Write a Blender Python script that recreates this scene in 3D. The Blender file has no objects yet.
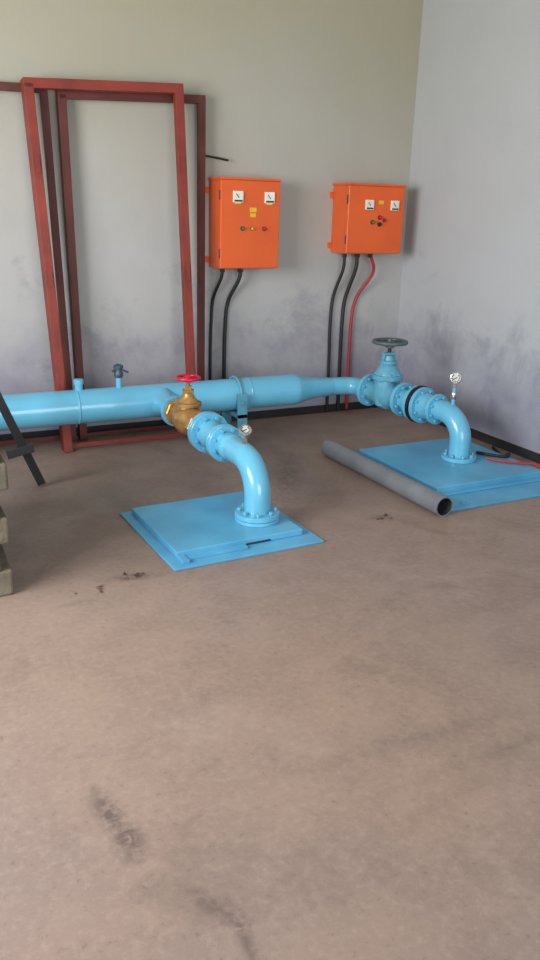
import bpy, bmesh, math, random
from mathutils import Vector, Matrix
random.seed(7)
S=bpy.context.scene
S.view_settings.view_transform='Standard'
S.view_settings.look='None'
V=Vector
def lin(c):
    return tuple(((v/255)/12.92 if v/255<=0.04045 else ((v/255+0.055)/1.055)**2.4) for v in c)
# ------------------------------------------------------------ materials
def mat(name,rgb,rough=0.5,metal=0.0,var=0.12,scale=8,bump=0.0,bscale=60,coat=0.0,rgb2=None,spec=0.5):
    m=bpy.data.materials.new(name); m.use_nodes=True
    nt=m.node_tree; b=nt.nodes['Principled BSDF']
    b.inputs['Roughness'].default_value=rough; b.inputs['Metallic'].default_value=metal
    b.inputs['Specular IOR Level'].default_value=spec
    b.inputs['Coat Weight'].default_value=coat
    tc=nt.nodes.new('ShaderNodeTexCoord')
    n=nt.nodes.new('ShaderNodeTexNoise'); n.inputs['Scale'].default_value=scale; n.inputs['Detail'].default_value=6
    nt.links.new(tc.outputs['Object'],n.inputs['Vector'])
    r=nt.nodes.new('ShaderNodeValToRGB'); r.color_ramp.elements[0].position=0.3; r.color_ramp.elements[1].position=0.7
    c=lin(rgb); c2=lin(rgb2) if rgb2 else tuple(v*(1-2*var) for v in c)
    r.color_ramp.elements[0].color=(*c2,1); r.color_ramp.elements[1].color=(*c,1)
    nt.links.new(n.outputs['Fac'],r.inputs['Fac']); nt.links.new(r.outputs['Color'],b.inputs['Base Color'])
    if bump:
        n2=nt.nodes.new('ShaderNodeTexNoise'); n2.inputs['Scale'].default_value=bscale; n2.inputs['Detail'].default_value=4
        nt.links.new(tc.outputs['Object'],n2.inputs['Vector'])
        bp=nt.nodes.new('ShaderNodeBump'); bp.inputs['Strength'].default_value=bump; bp.inputs['Distance'].default_value=0.01
        nt.links.new(n2.outputs['Fac'],bp.inputs['Height']); nt.links.new(bp.outputs['Normal'],b.inputs['Normal'])
    return m
BLUE=mat('blue_enamel_paint',(104,186,220),0.28,0,0.08,5,0.08,25,coat=0.35)
BLUED=mat('blue_plate_paint',(98,176,214),0.36,0,0.08,4,0.1,30,rgb2=(76,152,194))
TEAL=mat('valve_teal_paint',(98,172,198),0.36,0,0.12,20,0.15,50)
BRASS=mat('brass',(205,162,98),0.38,0.55,0.25,25,0.12,80)
REDW=mat('red_handwheel_paint',(205,30,60),0.35)
DGREY=mat('dark_grey_handwheel',(88,102,106),0.45,0.2)
CHROME=mat('chrome',(190,190,188),0.25,0.8)
BLACK=mat('black_rubber',(24,24,28),0.5)
DIAL=mat('dial_face',(205,205,196),0.3)
OXIDE=mat('red_oxide_paint',(142,54,42),0.55,0,0.18,6,0.15,40)
OXIDED=mat('red_oxide_dark',(100,44,40),0.6,0,0.2,6,0.15,40)
ORANGE=mat('orange_powder_coat',(228,96,34),0.38,0,0.08,3,0.05,90,coat=0.25)
GREYP=mat('grey_pvc',(122,128,134),0.45,0,0.16,6)
GREYIN=mat('grey_pvc_inside',(52,54,58),0.7)
BLOCK=mat('concrete_block',(122,114,98),0.95,0,0.25,9,0.6,35,rgb2=(70,68,60))
DARKM=mat('dark_steel',(52,54,58),0.55,0.3)
FITM=mat('weathered_fitting',(72,98,112),0.5,0.2,0.25,40)
REDC=mat('red_cable',(170,50,48),0.5)
YEL=mat('yellow_label',(235,200,40),0.5)
WHITE=mat('white_plastic',(236,238,228),0.4)
GRN=mat('green_lens',(40,120,60),0.3); RDL=mat('red_lens',(180,20,20),0.3)
LEAF=mat('dry_leaf',(96,70,58),0.8); BASESTRIP=mat('tar_shadow_strip',(38,36,40),0.8,0,0.2,10)  # last one: dark tone for shadow and tar at the wall foot

def tree(name):
    m=bpy.data.materials.new(name); m.use_nodes=True; nt=m.node_tree
    return m,nt,nt.nodes['Principled BSDF']
def noise(nt,vec,scale,detail=6,rough=0.55,dist=0):
    n=nt.nodes.new('ShaderNodeTexNoise'); n.inputs['Scale'].default_value=scale; n.inputs['Detail'].default_value=detail
    n.inputs['Roughness'].default_value=rough; n.inputs['Distortion'].default_value=dist
    nt.links.new(vec,n.inputs['Vector']); return n.outputs['Fac']
def ramp(nt,fac,stops):
    r=nt.nodes.new('ShaderNodeValToRGB'); e=r.color_ramp.elements
    while len(e)<len(stops): e.new(0.5)
    for i,(p,c) in enumerate(stops):
        e[i].position=p; e[i].color=(*c,1)
    nt.links.new(fac,r.inputs['Fac']); return r.outputs['Color']
def mix(nt,fac,a,b,mode='MIX'):
    m=nt.nodes.new('ShaderNodeMix'); m.data_type='RGBA'; m.blend_type=mode
    if isinstance(fac,float): m.inputs[0].default_value=fac
    else: nt.links.new(fac,m.inputs[0])
    for k,v in ((6,a),(7,b)):
        if isinstance(v,tuple): m.inputs[k].default_value=(*v,1)
        else: nt.links.new(v,m.inputs[k])
    return m.outputs[2]
def math_(nt,op,a,b=None,clamp=False):
    m=nt.nodes.new('ShaderNodeMath'); m.operation=op; m.use_clamp=clamp
    for i,v in enumerate((a,b)):
        if v is None: continue
        if isinstance(v,(int,float)): m.inputs[i].default_value=v
        else: nt.links.new(v,m.inputs[i])
    return m.outputs[0]
G=(1,1,1);K=(0,0,0)
def wall_mat(name,base,warm,warmamt):
    m,nt,b=tree(name)
    tc=nt.nodes.new('ShaderNodeTexCoord').outputs['Object']
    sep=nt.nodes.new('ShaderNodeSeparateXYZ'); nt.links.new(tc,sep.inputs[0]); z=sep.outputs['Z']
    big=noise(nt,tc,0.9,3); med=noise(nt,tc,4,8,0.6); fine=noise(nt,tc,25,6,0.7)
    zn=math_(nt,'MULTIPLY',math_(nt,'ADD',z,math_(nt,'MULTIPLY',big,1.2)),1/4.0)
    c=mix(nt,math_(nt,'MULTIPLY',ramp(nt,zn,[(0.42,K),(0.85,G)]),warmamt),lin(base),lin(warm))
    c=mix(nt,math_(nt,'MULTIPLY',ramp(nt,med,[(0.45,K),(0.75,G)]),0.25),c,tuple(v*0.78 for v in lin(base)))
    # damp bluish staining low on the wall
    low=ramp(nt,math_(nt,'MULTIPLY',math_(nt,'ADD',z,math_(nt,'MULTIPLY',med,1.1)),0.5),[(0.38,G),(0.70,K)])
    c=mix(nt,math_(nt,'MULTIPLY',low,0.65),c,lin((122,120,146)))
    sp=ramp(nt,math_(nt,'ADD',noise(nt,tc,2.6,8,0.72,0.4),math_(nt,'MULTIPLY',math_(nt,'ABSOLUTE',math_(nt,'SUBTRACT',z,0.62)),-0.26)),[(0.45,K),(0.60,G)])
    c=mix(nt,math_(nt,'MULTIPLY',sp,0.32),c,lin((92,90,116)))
    c=mix(nt,math_(nt,'MULTIPLY',ramp(nt,fine,[(0.62,K),(0.72,G)]),0.08),c,lin((90,84,80)))
    nt.links.new(c,b.inputs['Base Color']); b.inputs['Roughness'].default_value=0.75
    bp=nt.nodes.new('ShaderNodeBump'); bp.inputs['Strength'].default_value=0.18; bp.inputs['Distance'].default_value=0.02
    nt.links.new(math_(nt,'ADD',med,math_(nt,'MULTIPLY',fine,0.2)),bp.inputs['Height']); nt.links.new(bp.outputs['Normal'],b.inputs['Normal'])
    return m
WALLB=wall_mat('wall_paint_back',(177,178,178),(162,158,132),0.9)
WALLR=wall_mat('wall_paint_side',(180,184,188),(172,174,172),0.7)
m,nt,b=tree('cement_screed_floor'); FLOOR=m
tc=nt.nodes.new('ShaderNodeTexCoord').outputs['Object']
big=noise(nt,tc,0.8,4,0.5,0.3); med=noise(nt,tc,3.5,8,0.65,0.3); fine=noise(nt,tc,40,6,0.7)
c=mix(nt,ramp(nt,big,[(0.35,K),(0.65,G)]),lin((150,129,115)),lin((141,124,117)))
c=mix(nt,math_(nt,'MULTIPLY',ramp(nt,med,[(0.40,K),(0.70,G)]),0.5),c,lin((118,101,95)))
c=mix(nt,math_(nt,'MULTIPLY',ramp(nt,fine,[(0.35,G),(0.5,K)]),0.25),c,lin((174,157,144)))
c=mix(nt,math_(nt,'MULTIPLY',ramp(nt,fine,[(0.58,K),(0.70,G)]),0.45),c,lin((90,78,74)))
spot=ramp(nt,noise(nt,tc,2.3,8,0.7,0.8),[(0.55,K),(0.67,G)])
c=mix(nt,math_(nt,'MULTIPLY',spot,0.32),c,lin((92,80,76)))
lite=ramp(nt,noise(nt,tc,1.7,8,0.7,0.5),[(0.55,K),(0.70,G)])
c=mix(nt,math_(nt,'MULTIPLY',lite,0.28),c,lin((178,162,148)))
# individual oil / scuff stains on the slab, plus the elbow's painted shadow: (x, y, half-length x, half-length y, rotation deg, strength)
stn=noise(nt,tc,24,6,0.75,0.6)
for (sx,sy,hx,hy,rz,stg) in [(.42,1.70,.03,.09,8,.85),(.44,1.58,.035,.06,-5,.8),(.43,1.43,.05,.02,30,.4),(.55,1.32,.02,.08,25,.6),(.585,1.20,.018,.09,-5,.6),(.30,1.66,.03,.05,0,.2),
        (1.42,1.62,.42,.03,-4,.26),(1.58,1.47,.34,.025,2,.24),(1.35,1.38,.3,.03,10,.15),(.90,3.04,.12,.03,-10,.7),(2.3,3.22,.06,.035,0,.7),(2.38,2.2,.3,.06,0,.2),(2.12,3.95,.07,.4,-28,.55),(.62,2.9,.06,.02,0,.4)]:  # long slanted mark right of the riser paints the elbow's stain/shadow contour
    mp=nt.nodes.new('ShaderNodeMapping'); mp.vector_type='TEXTURE'
    mp.inputs['Location'].default_value=(sx,sy,0); mp.inputs['Rotation'].default_value=(0,0,math.radians(rz)); mp.inputs['Scale'].default_value=(hx*1.6,hy*1.6,1)
    nt.links.new(tc,mp.inputs['Vector'])
    ln=nt.nodes.new('ShaderNodeVectorMath'); ln.operation='LENGTH'; nt.links.new(mp.outputs[0],ln.inputs[0])
    f=math_(nt,'SUBTRACT',1.0,ln.outputs['Value'],True)
    f=math_(nt,'MULTIPLY',f,math_(nt,'MULTIPLY',ramp(nt,stn,[(0.38,K),(0.54,G)]),stg*1.5),True)
    c=mix(nt,math_(nt,'MULTIPLY',f,0.75),c,lin((80,68,66)))
nt.links.new(c,b.inputs['Base Color'])
nt.links.new(ramp(nt,med,[(0.3,(.40,)*3),(0.7,(.60,)*3)]),b.inputs['Roughness'])
bp=nt.nodes.new('ShaderNodeBump'); bp.inputs['Strength'].default_value=.25; bp.inputs['Distance'].default_value=.01
nt.links.new(math_(nt,'ADD',med,math_(nt,'MULTIPLY',fine,.3)),bp.inputs['Height']); nt.links.new(bp.outputs['Normal'],b.inputs['Normal'])

# ------------------------------------------------------------ mesh helpers
def group(name,loc=(0,0,0)):
    e=bpy.data.objects.new(name,None); e.empty_display_size=0.1; e.location=loc
    S.collection.objects.link(e); return e
def finish(bm,name,material,parent=None,smooth=True,bevel=0,seg=2):
    bmesh.ops.recalc_face_normals(bm,faces=bm.faces)
    me=bpy.data.meshes.new(name); bm.to_mesh(me); bm.free()
    o=bpy.data.objects.new(name,me); S.collection.objects.link(o)
    for mm in (material if isinstance(material,list) else [material]): me.materials.append(mm)
    if smooth:
        for p in me.polygons: p.use_smooth=True
        me.set_sharp_from_angle(angle=math.radians(35))
    if bevel:
        md=o.modifiers.new('bevel','BEVEL'); md.width=bevel; md.segments=seg; md.limit_method='ANGLE'; md.angle_limit=math.radians(40)
    if parent:
        o.parent=parent; o.matrix_parent_inverse=Matrix.Translation(parent.location).inverted()
    return o
def frame(d):
    d=V(d).normalized(); a=V((0,0,1)) if abs(d.z)<0.9 else V((0,1,0))
    u=d.cross(a).normalized(); v=d.cross(u).normalized(); return d,u,v
def lathe_bm(bm,base,d,prof,n=40,cap=True,phase=0.0):
    d,u,v=frame(d); base=V(base); rings=[]
    for t,r in prof:
        if r<=1e-6: rings.append([bm.verts.new(base+d*t)])
        else: rings.append([bm.verts.new(base+d*t+(u*math.cos(phase+2*math.pi*i/n)+v*math.sin(phase+2*math.pi*i/n))*r) for i in range(n)])
    for a,bb in zip(rings,rings[1:]):
        for i in range(n):
            j=(i+1)%n
            if len(a)==1 and len(bb)==1: continue
            if len(a)==1: bm.faces.new((a[0],bb[i],bb[j]))
            elif len(bb)==1: bm.faces.new((a[i],a[j],bb[0]))
            else: bm.faces.new((a[i],a[j],bb[j],bb[i]))
    if cap:
        for r in (rings[0],rings[-1]):
            if len(r)>1: bm.faces.new(r)
def lathe(name,base,d,prof,material,parent=None,n=40,bevel=0,cap=True,phase=0.0,smooth=True):
    bm=bmesh.new(); lathe_bm(bm,base,d,prof,n,cap,phase)
    return finish(bm,name,material,parent,smooth,bevel)
def tube_bm(bm,path,r,n=24,cap=True):
    path=[V(p) for p in path]; rs=r if isinstance(r,(list,tuple)) else [r]*len(path)
    t0=(path[1]-path[0]).normalized(); _,u,_=frame(t0); rings=[]
    for i,p in enumerate(path):
        if i==0: t=t0
        elif i==len(path)-1: t=(path[-1]-path[-2]).normalized()
        else: t=((path[i]-path[i-1]).normalized()+(path[i+1]-path[i]).normalized()).normalized()
        u=(u-t*u.dot(t)).normalized(); v=t.cross(u)
        rings.append([bm.verts.new(p+(u*math.cos(2*math.pi*k/n)+v*math.sin(2*math.pi*k/n))*rs[i]) for k in range(n)])
    for a,bb in zip(rings,rings[1:]):
        for i in range(n):
            j=(i+1)%n; bm.faces.new((a[i],a[j],bb[j],bb[i]))
    if cap: bm.faces.new(rings[0]); bm.faces.new(rings[-1])
def tube(name,path,r,material,parent=None,n=24,cap=True):
    bm=bmesh.new(); tube_bm(bm,path,r,n,cap); return finish(bm,name,material,parent)
def spline(pts,k=10):
    pts=[V(p) for p in pts]; P=[pts[0]*2-pts[1]]+pts+[pts[-1]*2-pts[-2]]; out=[]
    for i in range(1,len(P)-2):
        a,b_,c_,d_=P[i-1:i+3]
        for s in range(k):
            t=s/k
            out.append(0.5*((2*b_)+(c_-a)*t+(2*a-5*b_+4*c_-d_)*t*t+(3*b_-a-3*c_+d_)*t**3))
    out.append(pts[-1]); return out
def box_bm(bm,lo,hi,M=None,mi=0):
    vs=[]
    for x in (lo[0],hi[0]):
        for y in (lo[1],hi[1]):
            for z in (lo[2],hi[2]):
                p=V((x,y,z)); vs.append(bm.verts.new(M@p if M else p))
    for f in ((0,1,3,2),(4,6,7,5),(0,4,5,1),(2,3,7,6),(0,2,6,4),(1,5,7,3)):
        fc=bm.faces.new([vs[i] for i in f]); fc.material_index=mi
def box(name,lo,hi,material,parent=None,bevel=0.003,M=None):
    bm=bmesh.new(); box_bm(bm,lo,hi,M); return finish(bm,name,material,parent,False,bevel)
def beam_bm(bm,a,b_,w,dv,side):
    a=V(a);b_=V(b_);t=(b_-a).normalized();s=V(side);s=(s-t*s.dot(t)).normalized();q=t.cross(s)
    vs=[bm.verts.new(p+s*(i*w/2)+q*(j*dv/2)) for p in (a,b_) for i,j in ((-1,-1),(1,-1),(1,1),(-1,1))]
    for f in ((0,1,2,3),(4,7,6,5),(0,4,5,1),(1,5,6,2),(2,6,7,3),(3,7,4,0)): bm.faces.new([vs[i] for i in f])
def flange(name,c,d,r,t,parent,material,bolts=8,rb=None,bs=0.011,bolt_len=0.02,both=True,bmat=None):
    d=V(d).normalized(); c=V(c)
    lathe(name,c-d*t/2,d,[(0,r*0.985),(0.002,r),(t-0.002,r),(t,r*0.985)],material,parent,48)
    bm=bmesh.new(); rb=rb or r*0.8; _,u,v=frame(d)
    for i in range(bolts):
        a=2*math.pi*(i+0.5)/bolts; p=c+(u*math.cos(a)+v*math.sin(a))*rb
        lathe_bm(bm,p-d*((t/2+bolt_len) if both else 0),d,[(0,bs*0.9),(bolt_len*0.55,bs),(bolt_len*.56,bs*0.6),((t+bolt_len*1.45) if both else t/2+bolt_len*.4,bs*0.6),((t+bolt_len*1.45) if both else t/2+bolt_len*.4,bs),((t+2*bolt_len) if both else t/2+bolt_len,bs*0.9)],6,True,a)
    finish(bm,name+'_bolts',bmat or material,parent,False)
def wheel(name,c,r,tr,material,parent,spokes=5,dish=0.02):
    c=V(c); bm=bmesh.new(); n=48;k=12
    rings=[]
    for i in range(n):
        a=2*math.pi*i/n
        rings.append([bm.verts.new(c+V((math.cos(a)*(r+tr*math.cos(2*math.pi*j/k)),math.sin(a)*(r+tr*math.cos(2*math.pi*j/k)),tr*math.sin(2*math.pi*j/k)))) for j in range(k)])
    for i in range(n):
        for j in range(k):
            bm.faces.new((rings[i][j],rings[(i+1)%n][j],rings[(i+1)%n][(j+1)%k],rings[i][(j+1)%k]))
    for i in range(spokes):
        a=2*math.pi*i/spokes+0.3; e=c+V((math.cos(a)*r,math.sin(a)*r,0)); mdl=c+V((math.cos(a)*r*.5,math.sin(a)*r*.5,-dish*.7))
        tube_bm(bm,spline([c+V((0,0,-dish)),mdl,e],4),tr*0.75,8)
    lathe_bm(bm,c+V((0,0,-dish-tr*1.4)),(0,0,1),[(0,tr*2),(0.002,tr*2.3),(tr*3,tr*2.1),(tr*3.2,tr*1.7)],20)
    lathe_bm(bm,c+V((0,0,-dish+tr*1.5)),(0,0,1),[(0,tr*1.5),(tr*1.6,tr*1.4)],6)
    return finish(bm,name,material,parent)

# ------------------------------------------------------------ room
XR=3.81; YB=5.31; XL=-1.6; YF=-2.6; H=4.3
bm=bmesh.new(); box_bm(bm,(XL-.2,YF-.2,-.12),(XR+.2,YB+.2,0)); floor=finish(bm,'floor',FLOOR,smooth=False)
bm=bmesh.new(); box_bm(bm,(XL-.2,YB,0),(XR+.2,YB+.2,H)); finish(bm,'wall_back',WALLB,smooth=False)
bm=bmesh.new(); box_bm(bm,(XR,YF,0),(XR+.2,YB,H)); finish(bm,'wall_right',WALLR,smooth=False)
def wall_open(name,axis,c0,c1,a0,a1,o0,o1,z0,z1):
    bm=bmesh.new()
    def bb(s0,s1,za,zb):
        if axis=='x': box_bm(bm,(c0,s0,za),(c1,s1,zb))
        else: box_bm(bm,(s0,c0,za),(s1,c1,zb))
    bb(a0,o0,0,H); bb(o1,a1,0,H)
    if z0>0: bb(o0,o1,0,z0)
    bb(o0,o1,z1,H)
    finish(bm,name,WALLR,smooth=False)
wall_open('wall_left','x',XL-.2,XL,YF,YB,1.2,3.6,1.0,2.6)
wall_open('wall_front','y',YF-.2,YF,XL-.2,XR+.2,-0.6,2.4,0,2.7)
bm=bmesh.new(); box_bm(bm,(XL-.2,YF-.2,H),(XR+.2,YB+.2,H+.15)); finish(bm,'ceiling',mat('ceiling_paint',(190,188,180),0.9),smooth=False)
bm=bmesh.new()
for i in range(4):
    y=1.22+i*0.786; box_bm(bm,(XL-.12,y-.02,1.0),(XL-.08,y+.02,2.6))
for z in (1.02,1.8,2.58): box_bm(bm,(XL-.12,1.2,z-.02),(XL-.08,3.6,z+.02))
finish(bm,'window_1',OXIDED,smooth=False)
bm=bmesh.new()
box_bm(bm,(-0.6,YF-.15,0),(-0.53,YF-.03,2.7)); box_bm(bm,(2.33,YF-.15,0),(2.4,YF-.03,2.7)); box_bm(bm,(-0.53,YF-.15,2.63),(2.33,YF-.03,2.7))
finish(bm,'door_1',OXIDED,smooth=False)
bm=bmesh.new(); box_bm(bm,(XL,YB-.012,0),(XR,YB,0.06)); finish(bm,'shadow_strip_back',BASESTRIP,smooth=False)  # dark strip standing in for the shadow and tar along the wall base
bm=bmesh.new(); box_bm(bm,(XR-.012,YF,0),(XR,YB-.012,0.06)); finish(bm,'dark_strip_right',BASESTRIP,smooth=False)  # same dark strip continued along the right wall base
bm=bmesh.new(); box_bm(bm,(-25,-30,-.3),(25,-2.8,-.125)); finish(bm,'ground_outside',mat('dry_ground',(170,150,120),0.95),smooth=False)

# ------------------------------------------------------------ pipeline
PZ=0.33; PY=4.80; BX=1.635; R=0.105; r=0.062
W=group('water_pipeline',(1.5,PY,0))
lathe('header_pipe',(-1.2,PY,PZ),(1,0,0),[(0,R),(3.78,R),(3.80,R+.004),(3.82,R),(3.84,R*.95),(3.90,r+.022),(3.94,r+.015),(4.08,r+.003),(4.10,r)],BLUE,W,56)
flange('end_flange',(-1.2,PY,PZ),(1,0,0),.17,.03,W,BLUE)
for i,x in enumerate((0.35,1.1,2.25)):
    lathe('weld_bead_%d'%(i+1),(x,PY,PZ),(1,0,0),[(-.008,R*.99),(-.003,R+.003),(.003,R+.003),(.008,R*.99)],BLUE,W,56,cap=False)
def arc(c,a0,a1,rad,e1,e2,k=14):
    c=V(c);e1=V(e1);e2=V(e2)
    return [c+e1*math.cos(a0+(a1-a0)*i/k)*rad+e2*math.sin(a0+(a1-a0)*i/k)*rad for i in range(k+1)]
# branch A
tube('tee_branch',[(BX,PY-.06,PZ),(BX,PY-.12,PZ),(BX,PY-.18,PZ),(BX,PY-.30,PZ)],[.095,.08,r+.004,r+.002],BLUE,W,36)
flange('branch_flange_1',(BX,4.50,PZ),(0,1,0),.095,.022,W,BLUE,6,bs=.009,bolt_len=.014)
flange('branch_flange_2',(BX,3.995,PZ),(0,1,0),.114,.024,W,BLUE,8,bolt_len=.018)
flange('branch_flange_3',(BX,3.965,PZ),(0,1,0),.114,.024,W,BLUE,8,bolt_len=.018)
tube('branch_spool',[(BX,4.09,PZ),(BX,4.0,PZ),(BX,3.93,PZ),(BX,3.88,PZ),(BX,3.82,PZ),(BX,3.74,PZ)],[r*1.1,r*1.25,r*1.25,r*1.1,r,r],BLUE,W,36)
flange('branch_flange_4',(BX,3.765,PZ),(0,1,0),.1,.022,W,BLUE,8,bolt_len=.016)
flange('branch_flange_5',(BX,3.738,PZ),(0,1,0),.1,.022,W,BLUE,8,bolt_len=.016)
EY=3.34; er=.17
tube('riser_elbow',[(BX,3.74,PZ)]+arc((BX,EY+er,PZ-er),math.pi/2,math.pi,er,(0,1,0),(0,0,1))+[(BX,EY,.06)],r*1.06,BLUE,W,40)
lathe('elbow_collar',(BX,3.66,PZ),(0,1,0),[(-.03,r*1.05),(-.02,r*1.14),(.03,r*1.14),(.04,r*1.05)],BLUE,W,40,cap=False)
flange('riser_base_flange',(BX,EY,.078),(0,0,1),.112,.024,W,BLUE,8,bolt_len=.018,both=False)
flange('riser_base_flange_lower',(BX,EY,.0545),(0,0,1),.112,.018,W,BLUE,8,bolt_len=.01,both=False)
# branch B (runs slightly skewed, towards the right wall)
sk=0.15; dB=V((-sk,1,0)).normalized()
def PB(y,z=PZ): return V((3.115+(4.6-y)*sk,y,z))
corner=PB(PY)
tube('header_bend',spline([(2.88,PY,PZ),(2.93,PY,PZ),(corner.x-.045,PY-.02,PZ),(corner.x+.005,PY-.075,PZ),PB(4.66),PB(4.60)],8),r,BLUE,W,36)
flange('branch_b_flange_1',PB(4.61),dB,.112,.026,W,BLUE,8)
flange('branch_b_flange_2',PB(4.28),dB,.112,.026,W,BLUE,8)
tube('branch_b_spool',[PB(4.29),PB(4.15)],r*1.15,BLUE,W,36)
lathe('rubber_gasket_disc',PB(4.118),dB,[(0,.122),(.024,.122)],BLACK,W,48)
flange('branch_b_flange_3',PB(4.16),dB,.118,.026,W,BLUE,8)
flange('branch_b_flange_4',PB(4.10),dB,.118,.026,W,BLUE,8)
tube('branch_b_reducer',[PB(4.11),PB(4.05),PB(3.99),PB(3.95)],[r*1.4,r*1.35,r*1.05,r],BLUE,W,36)
flange('branch_b_flange_5',PB(3.975),dB,.098,.022,W,BLUE,8,bolt_len=.016)
E2=3.76; er=.16; b0=PB(E2)
cB=b0+dB*er; cB.z=PZ-er
tube('riser_b_elbow',[PB(3.98)]+arc(cB,math.pi/2,math.pi,er,dB,(0,0,1))+[V((b0.x,b0.y,.058))],r*1.06,BLUE,W,40)
flange('riser_b_base_flange',(b0.x,b0.y,.069),(0,0,1),.108,.024,W,BLUE,8,bolt_len=.018,both=False)
lathe('header_nipple',(1.12,PY,PZ+R-.01),(0,0,1),[(0,.024),(.045,.024),(.045,.030),(.075,.030),(.078,.024)],BLUE,W,24)
A=group('air_release_valve',(1.37,PY,PZ+R))
lathe('threaded_stub',(1.37,PY,PZ+R-.003),(0,0,1),[(0,.018),(.07,.018)],BLUE,A,20)
lathe('valve_body',(1.37,PY,PZ+R+.06),(0,0,1),[(0,.022),(.01,.028),(.03,.028),(.045,.018),(.055,.018),(.06,.030),(.075,.030),(.085,.010)],FITM,A,20)
tube('lever_handle',[(1.33,PY,PZ+R+.10),(1.37,PY,PZ+R+.12),(1.43,PY-.01,PZ+R+.09)],.007,FITM,A,10)
for i,x in enumerate((-0.6,2.16)):
    bm=bmesh.new()
    box_bm(bm,(x-.035,PY-R-.03,0),(x+.035,PY-R-.018,PZ+.03)); box_bm(bm,(x-.035,PY+R+.018,0),(x+.035,PY+R+.03,PZ+.03))
    box_bm(bm,(x-.035,PY-R-.03,PZ-R-.03),(x+.035,PY+R+.03,PZ-R-.004))
    box_bm(bm,(x-.06,PY-R-.09,0),(x+.06,PY+R+.09,.01))
    tube_bm(bm,[(x,PY-R-.012,PZ-.05)]+arc((x,PY,PZ),math.pi,0,R+.012,(0,1,0),(0,0,1),20)+[(x,PY+R+.012,PZ-.05)],.009,10)
    lathe_bm(bm,(x,PY-R-.045,PZ-.03),(0,1,0),[(0,.012),(.015,.012)],6)
    finish(bm,'pipe_support_%d'%(i+1),TEAL,W,False,.002)

# brass gate valve
B=group('brass_gate_valve',(BX,4.28,PZ))
lathe('valve_body',(BX,4.488,PZ),(0,-1,0),[(0,.07),(.03,.072),(.04,.058),(.08,.055),(.12,.074),(.16,.088),(.20,.092),(.24,.088),(.28,.074),(.32,.055),(.36,.055)],BRASS,B,40)
lathe('hex_end_1',(BX,4.14,PZ),(0,-1,0),[(0,.078),(.006,.086),(.055,.086),(.061,.078)],BRASS,B,8,smooth=False)
lathe('hex_end_2',(BX,4.486,PZ),(0,-1,0),[(0,.078),(.006,.084),(.04,.084),(.046,.078)],BRASS,B,8,smooth=False)
lathe('union_ring',(BX,4.08,PZ),(0,-1,0),[(0,.066),(.07,.066)],BRASS,B,30)
lathe('bonnet',(BX,4.29,PZ+.05),(0,0,1),[(0,.07),(.03,.066),(.034,.078),(.052,.078),(.056,.06),(.08,.042),(.10,.03),(.112,.028)],BRASS,B,32)
lathe('bonnet_hex',(BX,4.29,PZ+.155),(0,0,1),[(0,.036),(.022,.036)],BRASS,B,6,smooth=False)
lathe('gland_nut',(BX,4.29,PZ+.177),(0,0,1),[(0,.022),(.022,.02)],BRASS,B,6,smooth=False)
lathe('stem',(BX,4.29,PZ+.19),(0,0,1),[(0,.010),(.06,.010)],BRASS,B,12)
wheel('handwheel',(BX,4.29,PZ+.245),.066,.0095,REDW,B,5,.012)

# blue flanged gate valve
vc=PB(4.445); Gv=group('gate_valve',vc)
lathe('valve_body',PB(4.597),-dB,[(0,.07),(.06,.068),(.10,.082),(.155,.09),(.22,.082),(.26,.068),(.305,.07)],TEAL,Gv,36)
bm=bmesh.new(); n=36; rings=[]
for z,sx,sy in ((-.09,.04,.05),(-.07,.075,.06),(0,.098,.07),(.07,.095,.068),(.12,.09,.065)):
    rings.append([bm.verts.new(V((vc.x+sx*math.cos(2*math.pi*i/n),vc.y+sy*math.sin(2*math.pi*i/n),PZ+z))) for i in range(n)])
for a,bb in zip(rings,rings[1:]):
    for i in range(n): bm.faces.new((a[i],a[(i+1)%n],bb[(i+1)%n],bb[i]))
bm.faces.new(rings[0]); bm.faces.new(rings[-1]); finish(bm,'wedge_housing',TEAL,Gv)
flange('bonnet_flange',(vc.x,vc.y,PZ+.125),(0,0,1),.106,.03,Gv,TEAL,8,bs=.010,bolt_len=.014)
lathe('bonnet',(vc.x,vc.y,PZ+.14),(0,0,1),[(0,.088),(.03,.078),(.06,.054),(.075,.042),(.078,.060),(.095,.060),(.098,.036),(.13,.03)],TEAL,Gv,32)
bm=bmesh.new()
for s in (-1,1):
    beam_bm(bm,(vc.x+s*.058,vc.y,PZ+.17),(vc.x+s*.038,vc.y,PZ+.28),.018,.02,(1,0,0))
box_bm(bm,(vc.x-.048,vc.y-.018,PZ+.272),(vc.x+.048,vc.y+.018,PZ+.29)); finish(bm,'yoke',TEAL,Gv,False,.003)
lathe('stem',(vc.x,vc.y,PZ+.26),(0,0,1),[(0,.013),(.11,.013)],DARKM,Gv,14)
wheel('handwheel',(vc.x,vc.y,PZ+.36),.108,.013,DGREY,Gv,5,.02)

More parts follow.
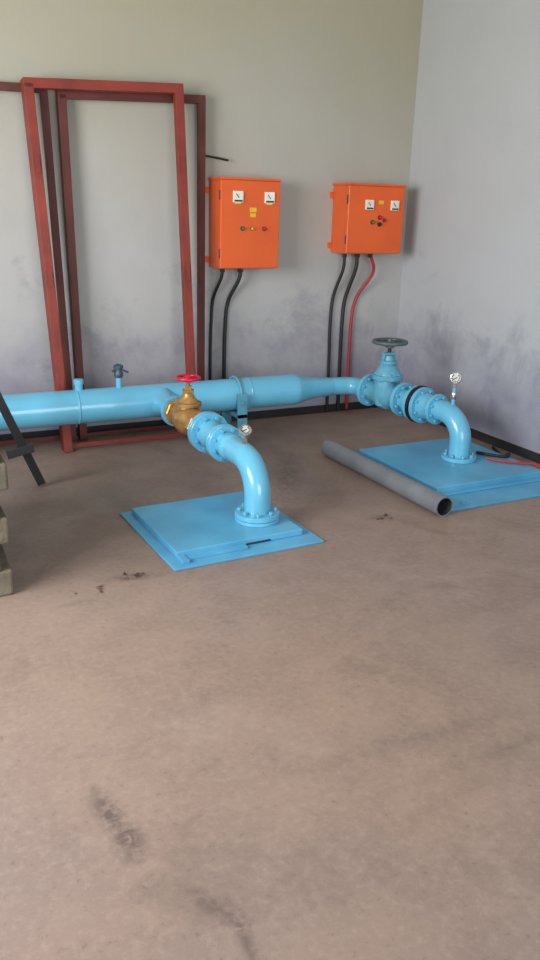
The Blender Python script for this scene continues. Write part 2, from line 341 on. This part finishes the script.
# pressure gauges
def gauge(c_base,zt,rad,face):
    g=group('pressure_gauge',c_base); x,y,z=c_base; f=V(face).normalized()
    lathe('nipple',(x,y,z),(0,0,1),[(0,.012),(zt-rad-z-.02,.012)],BLUE,g,14)
    lathe('hex_adapter',(x,y,zt-rad-.03),(0,0,1),[(0,.014),(.03,.014)],CHROME,g,6,smooth=False)
    c=V((x,y,zt))
    lathe('gauge_case',c-f*.018,f,[(0,rad*.9),(.004,rad),(.03,rad),(.034,rad*1.08),(.04,rad*1.08),(.042,rad*.92),(.036,rad*.9)],CHROME,g,32,cap=True)
    lathe('dial_face',c+f*.0185,f,[(0,rad*.88),(.001,rad*.88)],DIAL,g,32)
    bm=bmesh.new(); _,u,v=frame(f); cc=c+f*.021
    beam_bm(bm,cc-u*rad*.2-v*rad*.1,cc+u*rad*.6+v*rad*.35,.005,.001,u.cross(f)); finish(bm,'needle',BLACK,g,False)
    bm=bmesh.new()
    for i in range(11):
        a=math.radians(-135+27*i); q=u*math.sin(a)+v*math.cos(a)
        beam_bm(bm,cc+q*rad*.55,cc+q*rad*.82,.005,.001,f.cross(q))
    finish(bm,'scale_marks',BLACK,g,False)
    return g
gauge((BX,3.50,PZ+r-.003),PZ+r+.062,.030,(-.15,-.6,.75))
gb=PB(3.85,PZ+r-.008)
g2=gauge(tuple(gb),PZ+r+.165,.034,(-.5,-.8,.1))
lathe('isolating_cock',(gb.x,gb.y,PZ+r+.03),(0,0,1),[(0,.014),(.01,.02),(.04,.02),(.05,.014)],CHROME,g2,12)
tube('cock_lever',[(gb.x,gb.y-.02,PZ+r+.055),(gb.x-.035,gb.y-.04,PZ+r+.06)],.006,CHROME,g2,8)

# ------------------------------------------------------------ floor access covers
C1=group('pump_access_cover',(1.45,3.4,0))
R1=Matrix.Translation((1.46,3.4,0))@Matrix.Rotation(math.radians(2),4,'Z')
def b1(n,x0,y0,x1,y1,z0,z1,m_,bv=.003): box(n,(x0-1.46,y0-3.4,z0),(x1-1.46,y1-3.4,z1),m_,C1,bv,R1)
b1('base_plate',1.07,3.03,1.84,3.78,0,.012,BLUED)
b1('hatch_lid',1.12,3.13,1.78,3.74,.012,.045,BLUED,.005)
b1('lid_left_flange',1.12,3.06,1.155,3.13,.012,.03,BLUED,.002)
b1('lid_tab',1.16,3.09,1.46,3.13,.012,.026,BLUED,.002)
b1('lid_seam',1.47,3.1275,1.60,3.130,.016,.024,DARKM,0)
C2=group('pump_access_cover',(3.15,3.7,0))
box('base_plate',(2.70,3.14,0),(3.62,4.25,.014),BLUED,C2,.003)
box('hatch_lid',(2.77,3.36,.014),(3.58,4.18,.056),BLUED,C2,.006)
box('lid_front_lip',(2.77,3.32,.014),(3.58,3.36,.026),BLUED,C2,.003)
bm=bmesh.new()
for p in ((2.82,3.2),(3.5,3.2)): lathe_bm(bm,(p[0],p[1],.014),(0,0,1),[(0,.014),(.01,.014)],6)
finish(bm,'anchor_bolts',BLUED,C2,False)

# grey pvc pipe
P=group('pvc_pipe',(2.6,3.7,0))
pr=.055; a=V((2.615,3.10,pr)); b2=V((2.60,4.28,pr)); d=(b2-a); L=d.length
lathe('pipe_shell',a,d,[(0.0,pr*.88),(0,pr),(L,pr),(L,pr*.88)],GREYP,P,40,cap=False)
lathe('pipe_bore',a,d,[(0.001,pr*.88),(L-.001,pr*.88)],GREYIN,P,40,cap=False)

# ------------------------------------------------------------ door frames leaning on wall
def dframe(bl,brr,tl,tr,m,w=.055,dp=.10,sill=True):
    bl,brr,tl,tr=map(V,(bl,brr,tl,tr)); g=group('door_frame',bl)
    X=(tr-tl).normalized()
    Z=(tl-bl).normalized(); Y=X.cross(Z)
    def member(n,a,b_,inner):
        bm=bmesh.new()
        beam_bm(bm,a+Y*dp*.25,b_+Y*dp*.25,w,dp*.5,inner)
        o=inner*(-w*.18)
        beam_bm(bm,a+o-Y*dp*.25,b_+o-Y*dp*.25,w*.64,dp*.5,inner)
        finish(bm,n,m,g,False,.003)
    member('jamb_1',bl,tl,X); member('jamb_2',brr,tr,-X)
    member('head',tl-X*w*.5,tr+X*w*.5,-Z)
    if sill:
        bm=bmesh.new(); beam_bm(bm,bl+Z*.03,brr+Z*.03,.03,.02,Z); finish(bm,'bottom_tie',m,g,False,.002)
    bm=bmesh.new()
    for t in (.2,.5,.8):
        for s,e in ((bl,tl),(brr,tr)):
            q=s.lerp(e,t)+Y*dp*.55; beam_bm(bm,q-Z*.05,q+Z*.05,.03,.004,X)
    finish(bm,'fixing_lugs',m,g,False)
    return g
dframe((1.07,4.99,.0),(1.93,4.99,.0),(.995,5.17,2.15),(1.905,5.17,2.195),OXIDE)
dframe((1.225,5.20,.0),(2.07,5.20,.0),(1.205,5.25,2.12),(2.095,5.25,2.16),OXIDED,.05,.06)
dframe((0.17,5.20,.0),(1.155,5.20,.0),(0.15,5.25,2.12),(1.10,5.25,2.14),OXIDED,.045,.06)

# ------------------------------------------------------------ control boxes
def cbox(x0,x1,z0,z1,dp,spec):
    g=group('electrical_control_box',((x0+x1)/2,YB,z0)); yf=YB-dp
    box('enclosure',(x0,yf+.022,z0),(x1,YB,z1),ORANGE,g,.006)
    box('door_panel',(x0-.008,yf,z0+.004),(x1+.008,yf+.02,z1-.004),ORANGE,g,.006)
    box('rain_lip',(x0-.012,yf-.006,z1-.004),(x1+.012,YB,z1+.01),ORANGE,g,.003)
    bm=bmesh.new()
    for z in (z0+.1,z1-.1): lathe_bm(bm,(x0-.004,yf+.012,z-.03),(0,0,1),[(0,.009),(.06,.009)],12)
    finish(bm,'hinges',DARKM,g)
    bm=bmesh.new()
    for z in (z0+.05,z1-.07): box_bm(bm,(x0-.03,YB-.012,z-.02),(x0,YB,z+.02)); box_bm(bm,(x1,YB-.012,z-.02),(x1+.03,YB,z+.02))
    finish(bm,'mounting_lugs',ORANGE,g,False,.002)
    w=x1-x0;h=z1-z0
    for i,(u,v,kind,sz) in enumerate(spec):
        x=x0+w*u; z=z0+h*v
        if kind=='meter':
            box('meter_%d_bezel'%i,(x-sz,yf-.014,z-sz),(x+sz,yf,z+sz),WHITE,g,.003)
            bm=bmesh.new(); beam_bm(bm,(x+sz*.1,yf-.0175,z-sz*.2),(x-sz*.5,yf-.0175,z+sz*.5),.004,.001,(1,0,0)); box_bm(bm,(x-sz*.8,yf-.017,z-sz*.85),(x+sz*.8,yf-.013,z-sz*.55)); finish(bm,'meter_%d_needle'%i,DARKM,g,False)
        elif kind=='label': box('warning_label_%d'%i,(x-sz,yf-.003,z-sz*.6),(x+sz,yf,z+sz*.6),YEL,g,.0)
        elif kind=='m2': box('meter_tab_%d'%i,(x-sz,yf-.010,z-sz*.4),(x+sz,yf,z+sz*.4),YEL,g,.0)
        else:
            m_={'g':GRN,'r':RDL,'k':BLACK,'y':YEL}[kind]
            lathe('lamp_bezel_%d'%i,(x,yf,z),(0,-1,0),[(0,sz*1.3),(.006,sz*1.3),(.007,sz)],DARKM,g,20)
            lathe('lamp_%d'%i,(x,yf-.006,z),(0,-1,0),[(0,sz),(.012,sz*.95),(.016,sz*.5),(.017,0)],m_,g,20)
    return g
cbox(2.18,2.60,1.12,1.69,.22,[(.27,.81,'meter',.036),(.82,.81,'meter',.036),(.54,.67,'label',.024),(.54,.61,'label',.020),(.27,.745,'m2',.02),(.82,.745,'m2',.02),(.36,.46,'g',.011),(.52,.46,'y',.009),(.74,.46,'r',.011)])
cbox(3.15,3.61,1.22,1.69,.23,[(.36,.72,'meter',.034),(.83,.72,'meter',.034),(.58,.76,'label',.020),(.44,.47,'g',.012),(.57,.54,'r',.012),(.57,.44,'k',.012),(.66,.50,'r',.010)])
def cable(pts,rad,m,name='electrical_conduit'):
    g=group(name,pts[-1]); tube('sheath',spline(pts,10),rad,m,g,12)
    bm=bmesh.new(); p=V(pts[0]); lathe_bm(bm,p-V((0,0,.03)),(0,0,1),[(0,rad*1.3),(.005,rad*1.7),(.028,rad*1.7)],6); finish(bm,'gland',DARKM,g,False)
    return g
yw=YB-.02
cable([(2.245,5.22,1.118),(2.24,5.23,1.05),(2.205,yw,.9),(2.19,yw,.7),(2.185,yw,.42),(2.185,yw,.02)],.011,BLACK)
cable([(2.38,5.22,1.118),(2.375,5.23,1.04),(2.32,yw,.88),(2.30,yw,.7),(2.295,yw,.42),(2.295,yw,.02)],.013,BLACK)
cable([(3.22,5.22,1.218),(3.22,5.23,1.1),(3.185,yw,.9),(3.17,yw,.7),(3.175,yw,.42),(3.18,yw,.02)],.012,BLACK)
cable([(3.33,5.22,1.218),(3.33,5.23,1.1),(3.29,yw,.88),(3.275,yw,.7),(3.275,yw,.42),(3.28,yw,.02)],.014,BLACK)
cable([(3.43,5.20,1.218),(3.48,5.22,1.08),(3.40,yw,.90),(3.36,yw,.75),(3.355,yw,.42),(3.36,yw,.02)],.012,REDC)
tube('wall_wire_stub',spline([(2.13,YB,1.83),(2.14,YB-.04,1.83),(2.22,YB-.05,1.82),(2.30,YB-.04,1.81)]),.007,BLACK)

# ------------------------------------------------------------ blocks stack on left edge
K1=group('concrete_block_stack',(.2,3.2,0)); z=0; i=0
offs=[.04,.0,.035,.005,.05,.015,.055,.02]
while i<6:
    hh=.118; off=offs[i]
    Mx=Matrix.Translation((.155+off,3.27,z))@Matrix.Rotation(random.uniform(-.04,.04),4,'Z')
    box('block_%d'%(i+1),(-.22,-.2,0),(.22,.2,hh-.006),BLOCK,K1,.01,Mx)
    box('block_b_%d'%(i+1),(-.22,.22,0),(.22,.62,hh-.006),BLOCK,K1,.01,Mx)
    z+=hh-.006; i+=1
bm=bmesh.new(); beam_bm(bm,(.78,4.36,.02),(.45,4.2,.86),.045,.045,(1,0,0)); beam_bm(bm,(.60,4.31,.22),(.74,4.30,.25),.03,.05,(0,1,0)); finish(bm,'steel_angle_bar',DARKM,None,False,.003)

# cables and debris
tube('power_cable',spline([(3.42,3.80,.068),(3.47,3.72,.068),(3.54,3.66,.068),(3.60,3.70,.067),(3.66,3.82,.012),(3.74,4.0,.012)]),.010,BLACK)
tube('red_power_cable',spline([(3.40,3.68,.066),(3.46,3.58,.066),(3.55,3.50,.066),(3.60,3.46,.064),(3.66,3.38,.012),(3.73,3.28,.01)]),.008,REDC)
bm=bmesh.new()
for (cx,cy,n_) in ((.90,3.04,9),(.72,2.98,4),(2.28,3.22,6)):
    for k in range(n_):
        x=cx+random.gauss(0,.04); y=cy+random.gauss(0,.02); a=random.uniform(0,6.28); s=random.uniform(.005,.015)
        vs=[bm.verts.new((x+math.cos(a+t)*s*q,y+math.sin(a+t)*s*q,.003+zz)) for t,q,zz in ((0,1.6,.006),(1.2,.6,0),(3.14,1.4,.004),(4.6,.6,0))]
        bm.faces.new(vs)
finish(bm,'dry_leaf_litter',LEAF,None,False)

# ------------------------------------------------------------ light
def area(name,loc,rot,sx,sy,p,col):
    l=bpy.data.lights.new(name,'AREA'); l.shape='RECTANGLE'; l.size=sx; l.size_y=sy; l.energy=p; l.color=col
    o=bpy.data.objects.new(name,l); o.location=loc; o.rotation_euler=rot; S.collection.objects.link(o)
area('daylight_doorway',(.9,YF-.1,1.4),(math.radians(90),0,0),2.8,2.5,145,(1,.985,.955))
area('daylight_window',(XL-.05,2.4,1.8),(0,math.radians(-90),0),1.5,2.3,215,(1,.99,.98))
w=bpy.data.worlds.new('World'); S.world=w; w.use_nodes=True
bg=w.node_tree.nodes['Background']; skn=w.node_tree.nodes.new('ShaderNodeTexSky'); skn.sky_type='NISHITA'; skn.sun_disc=False; skn.sun_elevation=math.radians(50)
w.node_tree.links.new(skn.outputs[0],bg.inputs[0]); bg.inputs[1].default_value=.15

# ------------------------------------------------------------ camera
cam=bpy.data.cameras.new('camera'); co=bpy.data.objects.new('camera',cam); S.collection.objects.link(co); S.camera=co
cam.sensor_fit='VERTICAL'; cam.sensor_height=24; cam.lens=24*800/960; cam.clip_start=.05
M=Matrix.Rotation(math.radians(-27),3,'Z')@Matrix.Rotation(math.radians(90-18.8),3,'X')@Matrix.Rotation(math.radians(1.7),3,'Z')
co.matrix_world=Matrix.Translation((0,0,1.52))@M.to_4x4()
